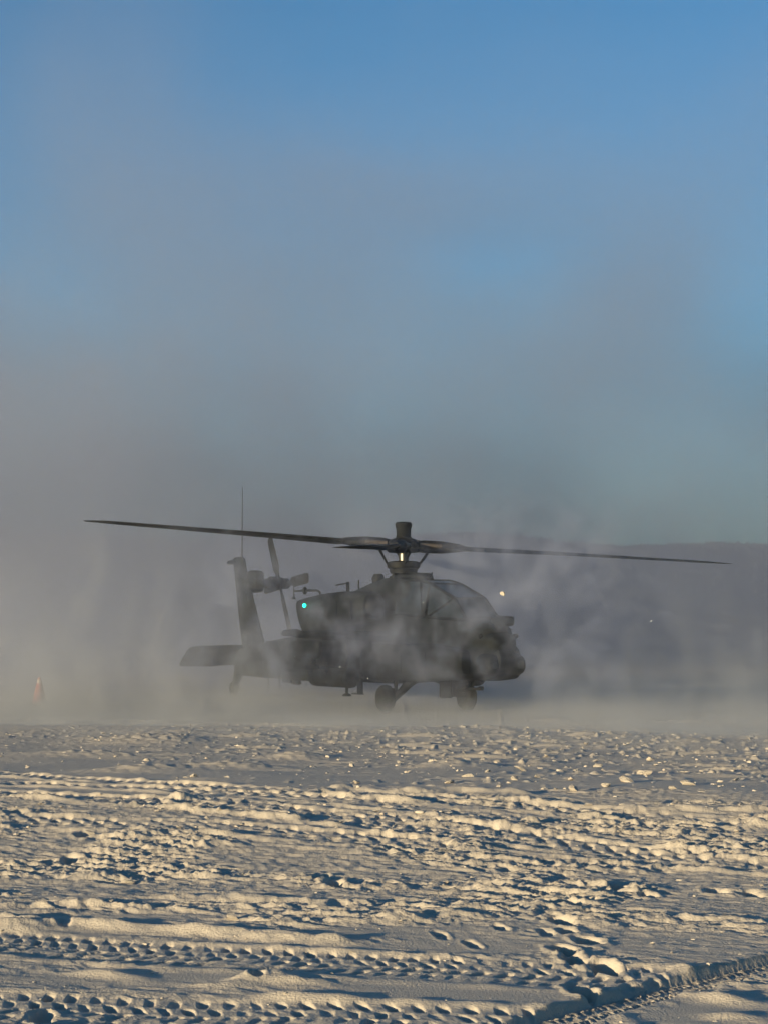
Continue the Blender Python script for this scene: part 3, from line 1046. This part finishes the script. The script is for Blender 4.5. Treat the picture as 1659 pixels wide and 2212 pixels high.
vm = cloud_mat('blowing_snow_cloud', CLOUD_COL)
powder = cloud_mat('sunlit_drift_cloud', (.66, .655, .71, 1))  # paler copy of the cloud colour: sunlight on drift and plumes painted in

NN = LL = pos = None


def val(sock, x):
    if hasattr(x, 'links'):
        LL.new(x, sock)
    else:
        sock.default_value = x


def M(op, a, b=0.0, c=None):
    n = NN.new('ShaderNodeMath')
    n.operation = op
    val(n.inputs[0], a)
    val(n.inputs[1], b)
    if c is not None:
        val(n.inputs[2], c)
    return n.outputs[0]


def MUL(*a):
    r = a[0]
    for q in a[1:]:
        r = M('MULTIPLY', r, q)
    return r


def ADD(*a):
    r = a[0]
    for q in a[1:]:
        r = M('ADD', r, q)
    return r


def EXPZ(z, k):
    return M('POWER', 2.71828, MUL(z, -k))


def MR(x, a, b, c=0.0, d=1.0):
    n = NN.new('ShaderNodeMapRange')
    n.interpolation_type = 'SMOOTHSTEP'
    val(n.inputs[0], x)
    for i, q in enumerate((a, b, c, d)):
        n.inputs[i + 1].default_value = q
    return n.outputs[0]


def NZ(scale, off=(0, 0, 0), detail=3.0, rough=.55, dist=0.0):
    vmul = NN.new('ShaderNodeVectorMath')
    vmul.operation = 'MULTIPLY_ADD'
    LL.new(pos.outputs[0], vmul.inputs[0])
    vmul.inputs[1].default_value = scale
    vmul.inputs[2].default_value = off
    n = NN.new('ShaderNodeTexNoise')
    n.inputs['Scale'].default_value = 1.0
    n.inputs['Detail'].default_value = detail
    n.inputs['Roughness'].default_value = rough
    n.inputs['Distortion'].default_value = dist
    LL.new(vmul.outputs[0], n.inputs['Vector'])
    return n.outputs[0]


def cloud(name, lo, hi, vox, field, label, mat):
    """an object whose geometry is a voxel cloud filled from a density field"""
    global NN, LL, pos
    ng = bpy.data.node_groups.new(name, 'GeometryNodeTree')
    ng.interface.new_socket('Geometry', in_out='OUTPUT', socket_type='NodeSocketGeometry')
    NN, LL = ng.nodes, ng.links
    pos = NN.new('GeometryNodeInputPosition')
    sep = NN.new('ShaderNodeSeparateXYZ')
    LL.new(pos.outputs[0], sep.inputs[0])
    den = field(*sep.outputs)
    vc = NN.new('GeometryNodeVolumeCube')
    LL.new(den, vc.inputs['Density'])
    vc.inputs['Background'].default_value = 0.0
    vc.inputs['Min'].default_value = lo
    vc.inputs['Max'].default_value = hi
    for k, q in enumerate(('Resolution X', 'Resolution Y', 'Resolution Z')):
        vc.inputs[q].default_value = int((hi[k] - lo[k]) / vox)
    sm = NN.new('GeometryNodeSetMaterial')
    sm.inputs['Material'].default_value = mat
    LL.new(vc.outputs[0], sm.inputs[0])
    out = NN.new('NodeGroupOutput')
    LL.new(sm.outputs[0], out.inputs[0])
    o = mesh_obj(name, [(0, 0, 0), (.01, 0, 0), (0, .01, 0)], [(0, 1, 2)], mat)
    md = o.modifiers.new('cloud', 'NODES')
    md.node_group = ng
    tag(o, label, 'snow cloud', kind='stuff')
    return o


def near_field(X, Y, Z):
    # how far behind the crest of the field
    back = ADD(Y, -30.8, MUL(X, .39))
    back = ADD(back, MUL(ADD(NZ((.35, .35, .2), (3, 1, 0), 2), -.5), 3.0))
    inside = MUL(MR(Y, 61.5, 54), MR(X, -15.8, -13), MR(X, 15.8, 13), MR(Z, 13.8, 8))
    lf = MR(X, 7.0, -8.0)                                     # thicker towards the tail
    # the loose cloud the machine stands in, mostly beyond it
    cl = MR(NZ((.22, .20, .26), (1, 3, 6), 4), .36, .66, .15, 1.0)
    cl = MUL(cl, EXPZ(Z, .16), ADD(.055, MUL(lf, .05)), MR(ADD(Y, MUL(-7.5, MR(X, 1.0, -2.5), MR(X, -6.8, -5.0))), 40, 46, .06, 1.4), MR(X, 4.5, 0.5, .45, 1.0))
    return MUL(cl, MR(back, -3.2, 3.4), inside)


def drift_field(X, Y, Z):
    # how far behind the crest of the field
    back = ADD(Y, -30.8, MUL(X, .39))
    back = ADD(back, MUL(ADD(NZ((.35, .35, .2), (3, 1, 0), 2), -.5), 3.0))
    inside = MUL(MR(Y, 49.5, 45), MR(X, -13.8, -11), MR(X, 13.8, 11), MR(Z, 4.9, 3.0))
    lf = MR(X, 7.0, -8.0)                                     # thicker towards the tail
    gap = ADD(1.0, MUL(-.9, MR(X, -3.0, -1.0), MR(X, 4.5, 2.8)))   # blown thinner right under the machine
    # the layer creeping over the ground
    n1 = MR(NZ((.55, .55, .4), (0, 5, 2), 3), .30, .72, .25, 1.0)
    g = MUL(ADD(MUL(EXPZ(Z, 6.5), .44, ADD(.45, MUL(.55, M('MAXIMUM', gap, MR(Y, 38, 35))))), MUL(EXPZ(Z, 1.6), .045, gap)), n1)
    # plumes and columns whipped up from it
    rag0 = MR(NZ((1.5, 1.2, .8), (6, 3, 1), 4, rough=.65, dist=1.0), .40, .60, .10, 1.4)
    pl = MR(NZ((.95, .7, .34), (9, 2, 4), 5, rough=.6, dist=.9), .53, .68)
    pl = MUL(pl, EXPZ(Z, .75), gap, ADD(.34, MUL(lf, .24)), rag0, MR(Y, 44, 38))
    # single columns standing up from the drift
    wx = MUL(ADD(NZ((.3, .3, .9), (5, 5, 5), 4), -.5), 2.0)
    rag = MR(NZ((1.7, 1.2, .75), (2, 8, 3), 5, rough=.65, dist=1.1), .41, .60, .05, 1.7)
    for px, py, r, k, amp in ((-5.9, 37.5, .30, .55, .75), (-6.9, 38.5, .8, .8, .40), (-4.7, 38.0, .5, 1.0, .40), (4.9, 38.0, .35, .75, .45),
                              (6.0, 38.5, .6, 1.0, .35), (3.5, 36.5, .7, 1.5, .40), (-8.7, 41.0, .6, .60, .22), (7.2, 39.0, .7, .8, .3), (-2.9, 37.0, .7, 1.4, .35)):
        dx = ADD(X, -px, wx)
        dy = ADD(Y, -py)
        q = ADD(MUL(dx, dx, 1 / r ** 2), MUL(dy, dy, 1 / (1.6 * r) ** 2))
        pl = ADD(pl, MUL(M('POWER', 2.71828, MUL(q, -1.0)), EXPZ(Z, k), amp * 1.5, rag))
    return MUL(ADD(MUL(pl, MR(back, -3.2, 3.4)), MUL(g, MR(back, -6.0, 2.5))), inside)


def wisp_field(X, Y, Z):
    box = MUL(MR(X, -4.9, -3.4), MR(X, 5.9, 3.6), MR(Y, 33.1, 34.2), MR(ADD(Y, MUL(X, .9)), 41.8, 40.4), MR(Z, 4.9, 2.6))
    big = MR(ADD(NZ((.42, .5, .42), (8, 2, 9), 2), MUL(.10, MR(X, .3, 2.0))), .42, .62)
    ws = MR(NZ((1.15, 1.0, .95), (4, 7, 1), 7, rough=.68, dist=1.1), .50, .64)
    fine = MR(NZ((3.2, 2.6, 2.2), (1, 4, 2), 4, rough=.7, dist=.8), .40, .66, .25, 1.0)
    low = MR(Z, .15, 1.0, .30, 1.0)
    return MUL(box, ws, fine, big, low, 1.2)


def far_field(X, Y, Z):
    edge = MUL(MR(Y, 56, 72), MR(Y, 205, 150), MR(X, -58, -44), MR(X, 58, 44), MR(Z, 38, 20))
    lf = MR(X, 16, -14)
    n = MR(NZ((.060, .040, .070), (2, 6, 1), 5, dist=.9), .38, .62, .25, 1.7)
    low = MUL(MR(NZ((.10, .05, .10), (7, 1, 3), 3), .40, .68), EXPZ(Z, .25), .012)
    body = MUL(n, EXPZ(Z, .045), ADD(.025, MUL(lf, .011)))
    return MUL(ADD(body, low), edge)


cloud('blowing_snow', (-16.0, 25.0, -.3), (16.0, 62.0, 14.0), .30, near_field, 'grey cloud of blowing snow whirled up round the helicopter', vm)
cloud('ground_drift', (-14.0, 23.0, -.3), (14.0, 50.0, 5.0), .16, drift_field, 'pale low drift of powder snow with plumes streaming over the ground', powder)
cloud('snow_wisps', (-5.0, 33.0, 0.0), (6.0, 42.0, 5.0), .085, wisp_field, 'torn thin wisps of snow blown across the flank of the helicopter', vm)
cloud('drifting_snow_bank', (-60.0, 55.0, -.5), (60.0, 210.0, 44.0), 1.3, far_field, 'tall pale bank of drifting snow hanging behind the helicopter', vm)
